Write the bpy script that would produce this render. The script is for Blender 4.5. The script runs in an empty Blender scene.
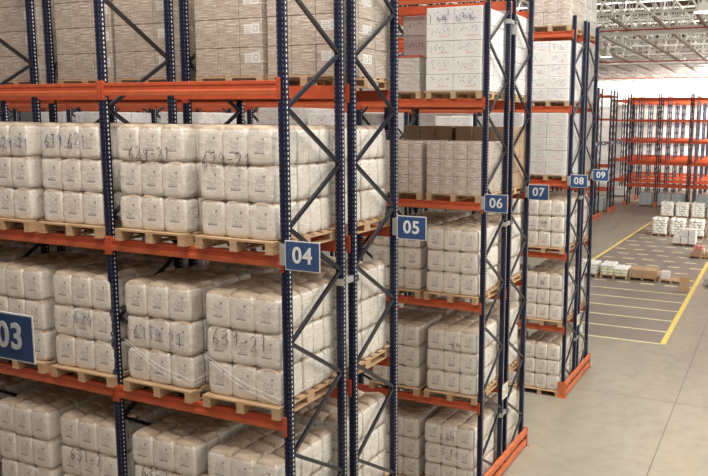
import bpy, math, random
from mathutils import Vector, Matrix
SC = bpy.context.scene
COL = SC.collection
random.seed(7)

# ------------------------------------------------------------------ layout (metres)
BAY = 2.4                                    # upright pitch
FD, GAP, AISLE = 1.048, 0.263, 3.302         # frame depth, back to back gap, aisle
PITCH = 2*FD + GAP + AISLE
LEV = [0.0, 1.596, 3.38, 5.12, 6.848, 8.559]   # beam undersides, floor first
BH = 0.14                                    # beam height
TOP = 9.04                                   # top of uprights
UW, UD = 0.09, 0.075
def row_y(n):                                # near face of rack number n (4..9)
    if n == 3: return -AISLE-FD
    k = n - 4
    return (k//2)*PITCH + (FD+GAP if k % 2 else 0.0)

# ------------------------------------------------------------------ helpers
def obj(name, me, parent=None, loc=(0, 0, 0), rz=0.0):
    o = bpy.data.objects.new(name, me)
    COL.objects.link(o)
    o.location = loc
    o.rotation_euler = (0, 0, rz)
    if parent: o.parent = parent
    return o
def tag(o, label, cat=None, group=None, kind=None):
    if label: o['label'] = label
    if cat: o['category'] = cat
    if group: o['group'] = group
    if kind: o['kind'] = kind
    return o
def empty(name, loc, label, cat, group=None, rz=0.0):
    return tag(obj(name, None, None, loc, rz), label, cat, group)
def copy_tree(o, parent=None):
    c = o.copy(); COL.objects.link(c)
    if parent: c.parent = parent
    for ch in list(o.children):
        if ch.name.split('.')[0] not in ('handwriting', 'film_rope', 'red_tape'): copy_tree(ch, c)
    return c

class MB:
    def __init__(s): s.v = []; s.f = []; s.m = []
    def add(s, vs, fs, mi=0):
        b = len(s.v); s.v += [tuple(v) for v in vs]
        s.f += [tuple(i+b for i in f) for f in fs]; s.m += [mi]*len(fs)
    def box(s, x0, x1, y0, y1, z0, z1, mi=0, M=None):
        vs = [Vector((x, y, z)) for z in (z0, z1) for y in (y0, y1) for x in (x0, x1)]
        if M: vs = [M @ v for v in vs]
        s.add(vs, [(0, 2, 3, 1), (4, 5, 7, 6), (0, 1, 5, 4), (2, 6, 7, 3), (0, 4, 6, 2), (1, 3, 7, 5)], mi)
    def bbox(s, x0, x1, y0, y1, z0, z1, b=0.01, mi=0, M=None):
        # box with chamfered edges
        xs, ys, zs = (x0, x1), (y0, y1), (z0, z1)
        vs = []; idx = {}
        for i in (0, 1):
            for j in (0, 1):
                for k in (0, 1):
                    sx, sy, sz = (1, -1)[i], (1, -1)[j], (1, -1)[k]
                    p = (xs[i], ys[j], zs[k])
                    for a in range(3):
                        q = [p[0]+sx*b, p[1]+sy*b, p[2]+sz*b]; q[a] = p[a]
                        idx[(i, j, k, a)] = len(vs); vs.append(Vector(q))
        fs = []
        for a in range(3):
            o1, o2 = [c for c in range(3) if c != a]
            for side in (0, 1):
                cyc = []
                for u, w in ((0, 0), (1, 0), (1, 1), (0, 1)):
                    t = [0, 0, 0]; t[a] = side; t[o1] = u; t[o2] = w
                    cyc.append(idx[(t[0], t[1], t[2], a)])
                fs.append(cyc)
        for a in range(3):
            o1, o2 = [c for c in range(3) if c != a]
            for u in (0, 1):
                for w in (0, 1):
                    t0 = [0, 0, 0]; t1 = [0, 0, 0]
                    t0[a] = 0; t1[a] = 1
                    for t in (t0, t1): t[o1] = u; t[o2] = w
                    fs.append([idx[(*t0, o1)], idx[(*t1, o1)], idx[(*t1, o2)], idx[(*t0, o2)]])
        for i in (0, 1):
            for j in (0, 1):
                for k in (0, 1):
                    fs.append([idx[(i, j, k, a)] for a in range(3)])
        if M: vs = [M @ v for v in vs]
        c = sum(vs, Vector())/len(vs)
        out = []
        for f in fs:
            p = [vs[i] for i in f]
            n = (p[1]-p[0]).cross(p[2]-p[0]); m = sum(p, Vector())/len(p)
            out.append(f if n.dot(m-c) > 0 else f[::-1])
        s.add(vs, out, mi)
    def bar(s, a, b, w, h=None, mi=0):
        # rectangular bar from a to b
        a, b = Vector(a), Vector(b); h = h or w
        d = (b-a).normalized()
        up = Vector((0, 0, 1)) if abs(d.z) < .95 else Vector((1, 0, 0))
        r = d.cross(up).normalized(); u = r.cross(d)
        vs = [p + r*(i*w/2) + u*(j*h/2) for p in (a, b) for i, j in ((-1, -1), (1, -1), (1, 1), (-1, 1))]
        s.add(vs, [(3, 2, 1, 0), (4, 5, 6, 7), (0, 1, 5, 4), (1, 2, 6, 5), (2, 3, 7, 6), (3, 0, 4, 7)], mi)
    def tube(s, pts, r, n=8, mi=0):
        pts = [Vector(p) for p in pts]; rings = []
        for i, p in enumerate(pts):
            d = (pts[min(i+1, len(pts)-1)]-pts[max(i-1, 0)]).normalized()
            up = Vector((0, 0, 1)) if abs(d.z) < .95 else Vector((1, 0, 0))
            a = d.cross(up).normalized(); b = a.cross(d)
            rings.append([p+a*math.cos(t*2*math.pi/n)*r+b*math.sin(t*2*math.pi/n)*r for t in range(n)])
        vs = [v for g in rings for v in g]; fs = []
        for i in range(len(rings)-1):
            for t in range(n):
                fs.append((i*n+t, i*n+(t+1) % n, (i+1)*n+(t+1) % n, (i+1)*n+t))
        fs.append(tuple(range(n))[::-1]); fs.append(tuple((len(rings)-1)*n+t for t in range(n)))
        s.add(vs, fs, mi)
    def mesh(s, name, mats, smooth=False):
        me = bpy.data.meshes.new(name)
        me.from_pydata(s.v, [], s.f)
        for m in (mats if isinstance(mats, (list, tuple)) else [mats]): me.materials.append(m)
        me.polygons.foreach_set('material_index', s.m)
        if smooth: me.polygons.foreach_set('use_smooth', [True]*len(s.f))
        me.update(); return me

# ------------------------------------------------------------------ materials
class NT:
    def __init__(s, name):
        s.mat = bpy.data.materials.new(name); s.mat.use_nodes = True
        s.t = s.mat.node_tree; s.b = s.t.nodes['Principled BSDF']
    def n(s, typ, **kw):
        x = s.t.nodes.new(typ)
        for k, v in kw.items(): setattr(x, k, v)
        return x
    def l(s, a, b): s.t.links.new(a, b)
    def math(s, op, a, b=None, c=None):
        x = s.n('ShaderNodeMath', operation=op)
        for i, q in enumerate((a, b, c)):
            if q is None: continue
            if isinstance(q, (int, float)): x.inputs[i].default_value = q
            else: s.l(q, x.inputs[i])
        return x.outputs[0]
    def mul(s, *a):
        r = a[0]
        for q in a[1:]: r = s.math('MULTIPLY', r, q)
        return r
    def mix(s, f, a, b):
        x = s.n('ShaderNodeMix', data_type='RGBA')
        for sock, q in ((x.inputs[0], f), (x.inputs[6], a), (x.inputs[7], b)):
            if isinstance(q, (int, float)): sock.default_value = q
            elif isinstance(q, tuple): sock.default_value = (*q[:3], 1)
            else: s.l(q, sock)
        return x.outputs[2]
    def coord(s, kind='Object'):
        return s.n('ShaderNodeTexCoord').outputs[kind]
    def world(s):
        return s.n('ShaderNodeNewGeometry').outputs['Position']
    def xyz(s, c):
        x = s.n('ShaderNodeSeparateXYZ'); s.l(c, x.inputs[0]); return x.outputs
    def noise(s, c, scale, detail=3, rough=.55, dist=0.0, out='Fac'):
        x = s.n('ShaderNodeTexNoise'); s.l(c, x.inputs['Vector'])
        x.inputs['Scale'].default_value = scale; x.inputs['Detail'].default_value = detail
        x.inputs['Roughness'].default_value = rough; x.inputs['Distortion'].default_value = dist
        return x.outputs[out]
    def map(s, c, scale=(1, 1, 1), loc=(0, 0, 0), rot=(0, 0, 0)):
        x = s.n('ShaderNodeMapping'); s.l(c, x.inputs[0])
        x.inputs['Scale'].default_value = scale; x.inputs['Location'].default_value = loc
        x.inputs['Rotation'].default_value = rot
        return x.outputs[0]
    def ramp(s, f, lo, hi):
        x = s.n('ShaderNodeMapRange'); s.l(f, x.inputs[0])
        x.inputs[1].default_value = lo; x.inputs[2].default_value = hi
        return x.outputs[0]
    def band(s, v, c, h):           # 1 where |v-c|<h
        return s.math('LESS_THAN', s.math('ABSOLUTE', s.math('SUBTRACT', v, c)), h)
    def rand(s): return s.n('ShaderNodeObjectInfo').outputs['Random']
    def bump(s, h, strength, dist=0.01):
        x = s.n('ShaderNodeBump'); s.l(h, x.inputs['Height'])
        x.inputs['Strength'].default_value = strength; x.inputs['Distance'].default_value = dist
        s.l(x.outputs[0], s.b.inputs['Normal'])
    def set(s, col=None, rough=None, metal=None, coat=None, spec=None):
        if col is not None:
            if isinstance(col, tuple): s.b.inputs['Base Color'].default_value = (*col, 1)
            else: s.l(col, s.b.inputs['Base Color'])
        if rough is not None:
            if isinstance(rough, (int, float)): s.b.inputs['Roughness'].default_value = rough
            else: s.l(rough, s.b.inputs['Roughness'])
        if metal is not None: s.b.inputs['Metallic'].default_value = metal
        if coat is not None: s.b.inputs['Coat Weight'].default_value = coat; s.b.inputs['Coat Roughness'].default_value = .25
        if spec is not None: s.b.inputs['Specular IOR Level'].default_value = spec
        return s.mat

def m_paint(name, col, rough=.45, var=.15, metal=0.0):
    t = NT(name); c = t.coord()
    f = t.noise(c, 6, 4)
    dark = tuple(v*(1-var*2) for v in col)
    return t.set(t.mix(t.ramp(f, .35, .7), col, dark), rough, metal)

def m_upright():
    t = NT('navy_perforated_steel'); c = t.coord(); x, y, z = t.xyz(c)
    nrm = t.n('ShaderNodeTexCoord').outputs['Normal']; nx, ny, nz = t.xyz(nrm)
    fx = t.math('GREATER_THAN', t.math('ABSOLUTE', nx), .7)
    fy = t.math('GREATER_THAN', t.math('ABSOLUTE', ny), .7)
    zz = t.math('FRACT', t.math('MULTIPLY', z, 20.0))
    dots = t.band(zz, .5, .18); slots = t.band(zz, .5, .25)
    web = t.mul(fy, dots, t.band(t.math('ABSOLUTE', x), .031, .0035), .28)
    flange = t.mul(fx, slots, t.band(y, 0.0, .0075))
    m = t.math('MAXIMUM', web, flange)
    f = t.noise(c, 9, 4)
    base = t.mix(t.ramp(f, .4, .75), (.006, .010, .034), (.010, .016, .046))
    return t.set(t.mix(m, base, (.78, .74, .66)), .40, 0.0, None, .25)
M_UP = m_upright()
M_BRACE = m_paint('navy_brace_steel', (.016, .019, .030), .28, .2)
M_BEAM = m_paint('orange_red_beam_paint', (.55, .090, .030), .42, .10)
M_BEAM_LIP = m_paint('worn_orange_paint', (.60, .14, .05), .42, .10)
M_GUARD = m_paint('orange_guard_paint', (.66, .17, .06), .45, .15)
M_ZINC = m_paint('zinc_steel', (.55, .55, .54), .4, .1, .6)
M_SIGN = m_paint('sign_blue', (.028, .075, .20), .5, .03)
M_SIGNW = m_paint('sign_white', (.72, .73, .72), .5, .03)
M_PAPER = m_paint('white_paper', (.75, .75, .72), .6, .05)
M_RED = m_paint('red_print', (.5, .04, .02), .6, .05)
M_INK = m_paint('black_marker_ink', (.035, .038, .06), .6, .05)
M_INKB = m_paint('blue_marker_ink', (.05, .09, .27), .6, .05)

def m_sack(name, tint, dirt):
    t = NT(name); c = t.coord(); x, y, z = t.xyz(c)
    ny = t.xyz(t.n('ShaderNodeTexCoord').outputs['Normal'])[1]
    r = t.rand()
    soft = t.noise(t.map(c, (3, 3, 3)), 2.2, 3)
    base = t.mix(t.ramp(soft, .3, .75), tint, dirt)
    base = t.mix(t.math('MULTIPLY', r, .35), base, dirt)
    # printed panel on the front face
    front = t.math('LESS_THAN', ny, -.6)
    px = t.band(x, .0, .060); pz = t.band(z, .195, .065)
    panel = t.mul(front, px, pz)
    q = t.math('FLOOR', t.math('MULTIPLY', z, 85.0))
    cb = t.n('ShaderNodeCombineXYZ'); t.l(t.math('MULTIPLY', x, 85.0), cb.inputs[0]); t.l(q, cb.inputs[2])
    w = t.noise(cb.outputs[0], 1.3, 1)
    txt = t.mul(panel, t.math('GREATER_THAN', w, .53), .50)
    bar = t.mul(front, t.band(x, .0, .062), t.band(z, .120, .008), .75)
    mark = t.mul(front, t.band(x, .052, .012), t.band(z, .268, .012), .85)
    ink = t.math('MAXIMUM', t.math('MAXIMUM', txt, bar), mark)
    col = t.mix(ink, base, (.13, .12, .12))
    t.bump(t.math('ADD', t.noise(c, 9, 4), t.math('MULTIPLY', t.noise(t.map(c, (1, 1, 4)), 16, 3), .35)), .55, .02)
    m = t.set(col, .5, 0, .25)
    t.b.inputs['Subsurface Weight'].default_value = 0.0
    return m
M_SACK = m_sack('cream_woven_sack', (.81, .765, .70), (.68, .625, .545))
M_SACKTOP = (lambda t: t.set(t.mix(t.ramp(t.noise(t.coord(), 8, 4), .35, .7), (.54, .44, .335), (.37, .285, .205)), .6))(NT('shade_brown_sack_top'))  # brown shade on the sack tops, put into their colour
M_SACKG = m_sack('pale_woven_sack', (.80, .755, .68), (.66, .60, .52))

def m_wood(name, c1, c2):
    t = NT(name); c = t.coord()
    f = t.noise(t.map(c, (2, 14, 14)), 3, 4)
    g = t.noise(c, 2.0, 2)
    col = t.mix(t.ramp(f, .3, .7), c1, c2)
    col = t.mix(t.math('MULTIPLY', g, .5), col, c2)
    return t.set(col, .75)
M_WOOD = m_wood('pale_pallet_pine', (.62, .43, .25), (.42, .26, .14))
M_WOODD = m_wood('aged_pallet_pine', (.42, .27, .15), (.26, .16, .09))

def m_carton(name, base, dark, ink=(.1, .09, .09), ink_amt=.6, red=0.0, gloss=.35, wrap=.5, thr=.60, scl=1.0):
    t = NT(name); c = t.coord(); x, y, z = t.xyz(c)
    ny = t.xyz(t.n('ShaderNodeTexCoord').outputs['Normal'])[1]
    f = t.noise(c, 4, 3)
    wav = t.noise(t.map(c, (2.6, 2.6, 44), rot=(.10, .14, .1)), 1.7, 4, .6, .6)
    col = t.mix(t.ramp(f, .3, .7), base, dark)
    q = t.math('FLOOR', t.math('MULTIPLY', z, 34.0/scl))
    cb = t.n('ShaderNodeCombineXYZ'); t.l(t.math('MULTIPLY', x, 30.0/scl), cb.inputs[0]); t.l(q, cb.inputs[2]); t.l(t.math('MULTIPLY', t.rand(), 30.0), cb.inputs[1])
    w = t.noise(cb.outputs[0], 1.1, 1)
    front = t.math('LESS_THAN', ny, -.6)
    area = t.mul(front, t.band(z, .16*scl, .07*scl), t.math('LESS_THAN', t.math('ABSOLUTE', x), .17*scl))
    col = t.mix(t.mul(area, t.math('GREATER_THAN', w, thr), ink_amt), col, ink)
    if red:
        line = t.mul(front, t.band(z, .075, .007), t.band(x, .06, .09), red)
        col = t.mix(line, col, (.62, .12, .08))
    # stretch film wrinkles, with their bright glints painted pale into the colour
    st = t.ramp(wav, .55, .62)
    col = t.mix(t.math('MULTIPLY', st, min(.9, .6*wrap)), col, (.9, .88, .85))
    t.bump(wav, .5*wrap, .02)
    return t.set(col, gloss, 0, .5*wrap)
M_KRAFT = m_carton('wrapped_kraft_carton', (.46, .375, .29), (.38, .305, .23), ink_amt=.25, wrap=1.0, gloss=.42)
M_WHITE = m_carton('white_printed_carton', (.86, .85, .84), (.78, .77, .77), ink=(.12, .13, .3), ink_amt=.55, red=.6, wrap=.7)
M_GREYC = m_carton('pale_grey_carton', (.70, .68, .66), (.60, .585, .57), ink_amt=.35, red=.7, wrap=.6)
M_GREYD = m_carton('mid_grey_carton', (.40, .39, .38), (.33, .32, .31), ink_amt=.8, wrap=.2)
M_PACK = m_carton('wrapped_pack_carton', (.44, .34, .27), (.60, .51, .44), ink=(.30, .12, .10), ink_amt=.45, wrap=1.7, gloss=.25, thr=.60)
M_BROWN = m_carton('plain_brown_carton', (.40, .28, .175), (.33, .22, .135), ink_amt=.3, wrap=.1, gloss=.7)
M_SILVER = m_carton('silver_film_bundle', (.62, .59, .55), (.50, .46, .42), ink_amt=.2, wrap=2.0, gloss=.22)
M_TEAL = m_carton('blue_grey_wrapped_bundle', (.22, .29, .31), (.36, .42, .44), ink_amt=.2, wrap=1.2)
M_GREEN = m_carton('pale_green_wrapped_bundle', (.66, .66, .34), (.74, .73, .50), ink_amt=.2, wrap=1.2)
M_REDBOX = m_carton('red_carton', (.60, .10, .07), (.70, .30, .24), ink=(.8, .8, .8), ink_amt=.6, wrap=.3)
M_REDTAPE = m_paint('red_tape', (.62, .10, .06), .4, .05)

def m_film():
    t = NT('clear_stretch_film'); c = t.coord()
    a = t.noise(t.map(c, (2.2, 2.2, 9), rot=(.25, .3, .2)), 3.0, 4, .6, .8)
    t.set((.95, .94, .92), .18)
    t.bump(a, 1.0, .03)
    gl = t.n('ShaderNodeBsdfGlossy'); gl.inputs['Roughness'].default_value = .38
    gl.inputs['Color'].default_value = (1, 1, 1, 1)
    bn = [n for n in t.t.nodes if n.type == 'BUMP'][0]; t.l(bn.outputs[0], gl.inputs['Normal'])
    tr = t.n('ShaderNodeBsdfTransparent')
    df = t.n('ShaderNodeBsdfDiffuse'); df.inputs['Color'].default_value = (.92, .90, .86, 1)
    m1 = t.n('ShaderNodeMixShader'); m1.inputs[0].default_value = .5
    t.l(df.outputs[0], m1.inputs[1]); t.l(gl.outputs[0], m1.inputs[2])
    m2 = t.n('ShaderNodeMixShader')
    t.l(t.math('ADD', t.math('MULTIPLY', t.ramp(a, .55, .72), .28), .05), m2.inputs[0])
    t.l(tr.outputs[0], m2.inputs[1]); t.l(m1.outputs[0], m2.inputs[2])
    out = [n for n in t.t.nodes if n.type == 'OUTPUT_MATERIAL'][0]
    t.l(m2.outputs[0], out.inputs['Surface'])
    return t.mat
M_FILM = m_film()

def m_floor():
    t = NT('polished_concrete_floor'); c = t.world(); x, y, z = t.xyz(c)
    a = t.noise(t.map(c, (.35, .12, 1)), 1.2, 5, .6); b = t.noise(c, 2.6, 5, .65); d = t.noise(t.map(c, (1, .25, 1)), .7, 3)
    col = t.mix(t.ramp(a, .35, .7), (.36, .325, .26), (.265, .24, .19))
    col = t.mix(t.math('MULTIPLY', t.ramp(b, .45, .75), .5), col, (.19, .17, .135))
    col = t.mix(t.math('MULTIPLY', t.ramp(d, .5, .75), .35), col, (.44, .34, .20))
    # darker painted bay floor inside the yellow border
    e = t.math('ADD', x, t.math('MULTIPLY', t.math('SUBTRACT', y, 17.05), .0))
    e0 = t.math('SUBTRACT', x, t.math('MULTIPLY', t.math('SUBTRACT', y, 17.05), .0175))
    area = t.mul(t.math('LESS_THAN', e, 1.60), t.math('GREATER_THAN', e0, -3.84), t.math('GREATER_THAN', y, 17.0), t.math('LESS_THAN', y, 54.5))
    dk = t.mix(t.ramp(t.noise(t.map(c, (.5, .2, 1)), 1.0, 4), .35, .7), (.27, .235, .195), (.20, .17, .145))
    col = t.mix(area, col, dk)
    # saw-cut joints
    jl = t.math('MAXIMUM', t.band(x, 2.565, .012), t.band(y, 12.045, .012))
    jl = t.mul(jl, .8)
    col = t.mix(jl, col, (.12, .10, .08))
    # hairline crack near the far aisle
    ck = t.mul(t.band(t.math('ADD', t.math('ADD', x, t.math('MULTIPLY', y, .09)), t.math('MULTIPLY', b, .5)), -.9, .03), t.math('GREATER_THAN', y, 42.0), t.math('LESS_THAN', x, -4.0), .7)
    col = t.mix(ck, col, (.16, .13, .11))
    t.bump(b, .06, .01)
    ro = t.math('ADD', t.math('MULTIPLY', a, .25), .30)
    return t.set(col, ro)
M_FLOOR = m_floor()
M_YEL = (lambda t: t.set(t.mix(t.ramp(t.noise(t.world(), 5, 4), .5, .75), (.85, .66, .14), (.6, .5, .25)), .6))(NT('yellow_floor_paint'))
M_LINE = (lambda t: t.set(t.mix(t.ramp(t.noise(t.world(), 3, 4), .48, .75), (.88, .78, .45), (.5, .43, .3)), .6))(NT('pale_yellow_line_paint'))
M_WALL = (lambda t: t.set(t.mix(t.mul(t.band(t.math('FRACT', t.math('MULTIPLY', t.xyz(t.world())[2], .55)), .5, .03), .5), (.86, .85, .83), (.55, .54, .53)), .8))(NT('white_clad_wall'))
M_ROOF = (lambda t: t.set(t.mix(t.ramp(t.noise(t.world(), .6, 4), .35, .65), (.15, .095, .065), (.075, .045, .03)), .8))(NT('tan_roof_deck'))
M_TRUSS = m_paint('offwhite_truss_steel', (.84, .82, .78), .5, .06)
M_CHORD = m_paint('taupe_chord_steel', (.22, .18, .145), .5, .06)
M_PIPEW = m_paint('white_pipe', (.88, .88, .86), .4, .03)
M_PIPER = m_paint('red_pipe', (.45, .07, .06), .4, .05)
M_LAMP = m_paint('lamp_housing', (.72, .68, .60), .4, .03)
def m_emit(name, col, s):
    t = NT(name); t.b.inputs['Emission Color'].default_value = (*col, 1); t.b.inputs['Emission Strength'].default_value = s
    return t.set(col, .5)
M_GLOW = m_emit('lamp_lens', (1, .97, .9), 6.0)

M_SKY = m_emit('translucent_roof_light', (1, .97, .92), 5.0)
# ------------------------------------------------------------------ setting
mb = MB(); mb.box(-60, 30, -14, 110, -.2, 0)
tag(obj('floor', mb.mesh('floor', M_FLOOR)), None, kind='structure')
mb = MB(); mb.box(-60, 30, 75, 75.3, 0, 13.5)
tag(obj('wall_far', mb.mesh('wall_far', M_WALL)), None, kind='structure')
mb = MB(); mb.box(-40, 22, 26.5, 75, 13.0, 13.15)
tag(obj('ceiling', mb.mesh('ceiling', M_ROOF)), None, kind='structure')

for _k, _y in enumerate((29.5, 35.5, 41.5, 47.5)):
    mb = MB(); mb.box(-30, 16, _y, _y+.6, 12.97, 12.995)
    tag(obj(f'window_{_k+1}', mb.mesh('roof_light', M_SKY)), 'translucent roof light panel letting daylight in', kind='structure')
# ------------------------------------------------------------------ rack parts
def upright_mesh(h):
    m = MB(); m.bbox(-UW/2, UW/2, -UD/2, UD/2, .008, h, .006)
    return m.mesh('upright', M_UP)
UPM = upright_mesh(TOP)
_m = MB(); _m.box(-.07, .07, -.06, .06, 0, .008)
for sx in (-1, 1): _m.tube([(sx*.057, .045, .008), (sx*.057, .045, .022)], .009, 6)
PLATE = _m.mesh('base_plate', M_BRACE)
def beam_mesh(L, detail=True):
    m = MB()
    if not detail:
        m.box(0, L, -.025, .025, 0, BH); return m.mesh('beam', M_BEAM)
    # stepped box beam profile extruded along x (front face -y)
    pr = [(-.026, .004), (-.030, .045), (-.026, .052), (-.020, .060), (-.020, .098), (-.028, .106), (-.028, .136), (-.022, BH), (.024, BH), (.024, 0), (-.020, 0)]
    n = len(pr); vs = [(x, y, z) for x in (0, L) for y, z in pr]
    for i in range(n):
        j = (i+1) % n
        m.add([vs[i], vs[j], vs[n+j], vs[n+i]], [(0, 3, 2, 1)], 1 if i in (0,) else 0)
    m.add([vs[i] for i in range(n)], [tuple(range(n))]); m.add([vs[n+i] for i in range(n)], [tuple(range(n))[::-1]])
    return m.mesh('beam', [M_BEAM, M_BEAM_LIP])
def conn_mesh():
    m = MB(); m.bbox(-.004, .040, -.038, .0, -.045, .165, .003)
    for k in range(4): m.tube([(.020, -.037, -.02+k*.05), (.020, -.041, -.02+k*.05)], .007, 6, 1)
    return m.mesh('beam_connector', [M_BEAM, M_INK])
BEAM = beam_mesh(BAY-UW); BEAM_LO = {}
CONN = conn_mesh()
_m = MB(); _m.v = []; 
for v in CONN.vertices: _m.v.append((-v.co.x, v.co.y, v.co.z))
_m.f = [tuple(p.vertices)[::-1] for p in CONN.polygons]; _m.m = [p.material_index for p in CONN.polygons]
CONNL = _m.mesh('beam_connector', [M_BEAM, M_INK])
BR = {}
def brace_mesh(dy, z0, z1):
    k = (round(dy, 3), round(z1-z0, 3))
    if k not in BR:
        m = MB(); a = Vector((0, 0, 0)); b = Vector((0, dy, z1-z0)); m.bar(a, b, .034, .040)
        BR[k] = m.mesh('brace', M_BRACE)
    return BR[k]
def add_frame(root, x, y0, y1, aisle_first, detail=True, top=TOP):
    """upright pair at x, braces between; aisle_first: y0 side faces the aisle"""
    for y in (y0, y1):
        u = obj('upright', UPM if top == TOP else upright_mesh(top), root, (x, y, 0))
        if detail: obj('base_plate', PLATE, u)
    ya, yb = (y0, y1) if aisle_first else (y1, y0)
    inset = .03 if yb > ya else -.03
    z = .12; k = 0
    pts = []
    while z < top-.15:
        pts.append((yb-inset if k % 2 == 0 else ya+inset, z)); z += .60; k += 1
    for (p, q) in zip(pts, pts[1:]):
        obj('brace', brace_mesh(q[0]-p[0], p[1], q[1]), root, (x+(.012 if detail else 0), p[0], p[1]))
def pallet_rack(ylo, n_bays, x_end, aisle_first, label, group=None, levels=LEV[1:], detail=True, pitch=BAY, top=TOP, name='pallet_rack', dirx=-1, skip=()):
    root = empty(name, (x_end, ylo, 0), label, 'pallet rack', group)
    for i in range(n_bays+1):
        add_frame(root, dirx*pitch*i, 0, FD, aisle_first, detail, top)
    bm = BEAM if detail else BEAM_LO.setdefault(pitch, beam_mesh(pitch-UW, False))
    for i in range(n_bays):
        xl = (dirx*pitch*i - pitch if dirx < 0 else pitch*i)
        for lv in levels:
            if (i, lv) in skip: continue
            for y, s in ((0, -1), (FD, 1)):
                if detail:
                    o = obj('beam', bm, root, (xl+UW/2, y-.012, lv) if s < 0 else (xl+pitch-UW/2, y+.012, lv), 0 if s < 0 else math.pi)
                    L = pitch-UW
                    obj('beam_connector', CONN, o, (-UW/2+.006, -.003, 0)).scale = (1, 1, 1)
                    obj('beam_connector', CONNL, o, (L+UW/2-.006, -.003, 0))
                else:
                    obj('beam', bm, root, (xl+UW/2, y-.0, lv))
    return root

# ------------------------------------------------------------------ pallets and loads
def pallet_mesh(w=1.0, d=1.2, mat=M_WOOD):
    m = MB(); h = .13; r = random.Random(3)
    n = 7; bw = .105
    for i in range(n):       # deck boards run across the width
        y = -d/2 + (d-bw)*i/(n-1)
        m.box(-w/2, w/2, y, y+bw, h-.020, h-.001*r.random())
    for x in (-w/2, -.05, w/2-.1):
        m.box(x, x+.1, -d/2, d/2, h-.040, h-.0205)           # stringer boards
        m.box(x+.001, x+.099, -d/2, d/2, 0, .018)
        for y in (-d/2+.002, -.07, d/2-.142):
            m.box(x+.003, x+.097, y, y+.14, .0185, h-.0405)     # blocks
    return m.mesh('pallet', mat)
PAL = pallet_mesh(); PALD = pallet_mesh(mat=M_WOODD)

def sack_mesh(w, d, h, seed, mat, flat=False):
    r = random.Random(seed)
    N = 11 if not flat else 5; EX = 16 if not flat else 6; vs = []; fs = []; index = {}
    def P(u, v, s_):
        # cube point in [-1,1] -> pillow
        e = .62 if not flat else .5
        def sg(t): return math.copysign(abs(t)**1.0, t)
        p = Vector((u, v, s_))
        n = (abs(u)**EX+abs(v)**EX+abs(s_)**EX)**(1/EX)
        q = p/n if n > 0 else p
        bul = 1.0
        x = q.x*(w/2)*(1.0-.05*abs(q.z)**3)*1.02
        y = q.y*(d/2)*(1.0-.05*abs(q.z)**3)*1.02
        z = q.z*(h/2)*(1.0-.07*(q.x**2*q.y**2)) + .012*math.cos(3*q.x+ph)*(1 if q.z > .5 else 0)
        return x, y, z
    ph = r.uniform(0, 6)
    def vid(i, j, k):
        if (i, j, k) not in index:
            x, y, z = P(*[2*t/(N-1)-1 for t in (i, j, k)])
            x += r.uniform(-1, 1)*.0045; y += r.uniform(-1, 1)*.0045; z += r.uniform(-1, 1)*.004
            if not flat and k == N-1:
                a_, b_ = 2*i/(N-1)-1, 2*j/(N-1)-1
                z += .026*(1-a_**4)*(1-b_**4)-.008+.006*math.sin(5*a_+ph)*math.cos(4*b_+ph)
            index[(i, j, k)] = len(vs); vs.append((x, y, max(0.0, min(h+.02, z+h/2))))
        return index[(i, j, k)]
    M = N-1
    for a in range(M):
        for b in range(M):
            for (ff, flip) in ((lambda p, q: (p, q, 0), 1), (lambda p, q: (p, q, M), 0), (lambda p, q: (p, 0, q), 0), (lambda p, q: (p, M, q), 1), (lambda p, q: (0, p, q), 1), (lambda p, q: (M, p, q), 0)):
                f = [vid(*ff(a, b)), vid(*ff(a+1, b)), vid(*ff(a+1, b+1)), vid(*ff(a, b+1))]
                fs.append(f[::-1] if flip else f)
    m = MB(); m.add(vs, fs)
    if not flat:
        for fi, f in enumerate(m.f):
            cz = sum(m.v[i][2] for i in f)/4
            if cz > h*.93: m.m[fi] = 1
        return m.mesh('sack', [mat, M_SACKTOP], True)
    return m.mesh('sack', mat, True)
SH = .380
SACKS = [sack_mesh(.307, .212, SH, s, M_SACK) for s in range(6)]

def film_mesh(w, d, z0, z1, seed):
    """loose stretch film: one continuous wrinkled skirt of film round a load"""
    r = random.Random(seed); m = MB(); n = 40; rows = 9
    ring = []
    per = []
    for i in range(n):
        t = i/n*4; s = int(t); f = t-s
        c = [(-w/2, -d/2), (w/2, -d/2), (w/2, d/2), (-w/2, d/2), (-w/2, -d/2)]
        per.append((c[s][0]+(c[s+1][0]-c[s][0])*f, c[s][1]+(c[s+1][1]-c[s][1])*f))
    vs = []
    for j in range(rows):
        for i, (x, y) in enumerate(per):
            k = 1+r.uniform(0, .006)
            vs.append((x*k, y*k, z0+(z1-z0)*j/(rows-1)+(r.uniform(-.012, .012) if j in (0, rows-1) else 0)))
    fs = [(j*n+i, j*n+(i+1) % n, (j+1)*n+(i+1) % n, (j+1)*n+i) for j in range(rows-1) for i in range(n)]
    m.add(vs, fs)
    return m.mesh('stretch_film', M_FILM, True)
FILM_SACK = film_mesh(.965, 1.10, .10, .13+3*SH-.05, 1)
SLACK = {}
def slack_mesh(seed, w=.965):
    """a sagging rope of twisted film across the front and round the right side"""
    r = random.Random(seed); m = MB()
    z0 = .13+r.uniform(.35, .5); pts = []
    for i in range(21):
        t = i/20; pts.append((-w/2+t*w, -.565-.012*math.sin(math.pi*t), z0-.36*t*(1.4-.4*t)+.01*math.sin(9*t)))
    for i in range(1, 11):
        t = i/10; pts.append((w/2+.005, -.565+t*1.10, pts[20][2]+.02*math.sin(3*t)))
    m.tube(pts, .0035, 5)
    pts2 = [(x, y-.002, z-.03-.03*math.sin(i/30*math.pi)) for i, (x, y, z) in enumerate(pts)]
    m.tube(pts2, .0025, 5)
    return m.mesh('film_rope', M_FILMR, True)
M_FILMR = m_paint('bunched_film', (.82, .80, .76), .22, .05)

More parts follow.
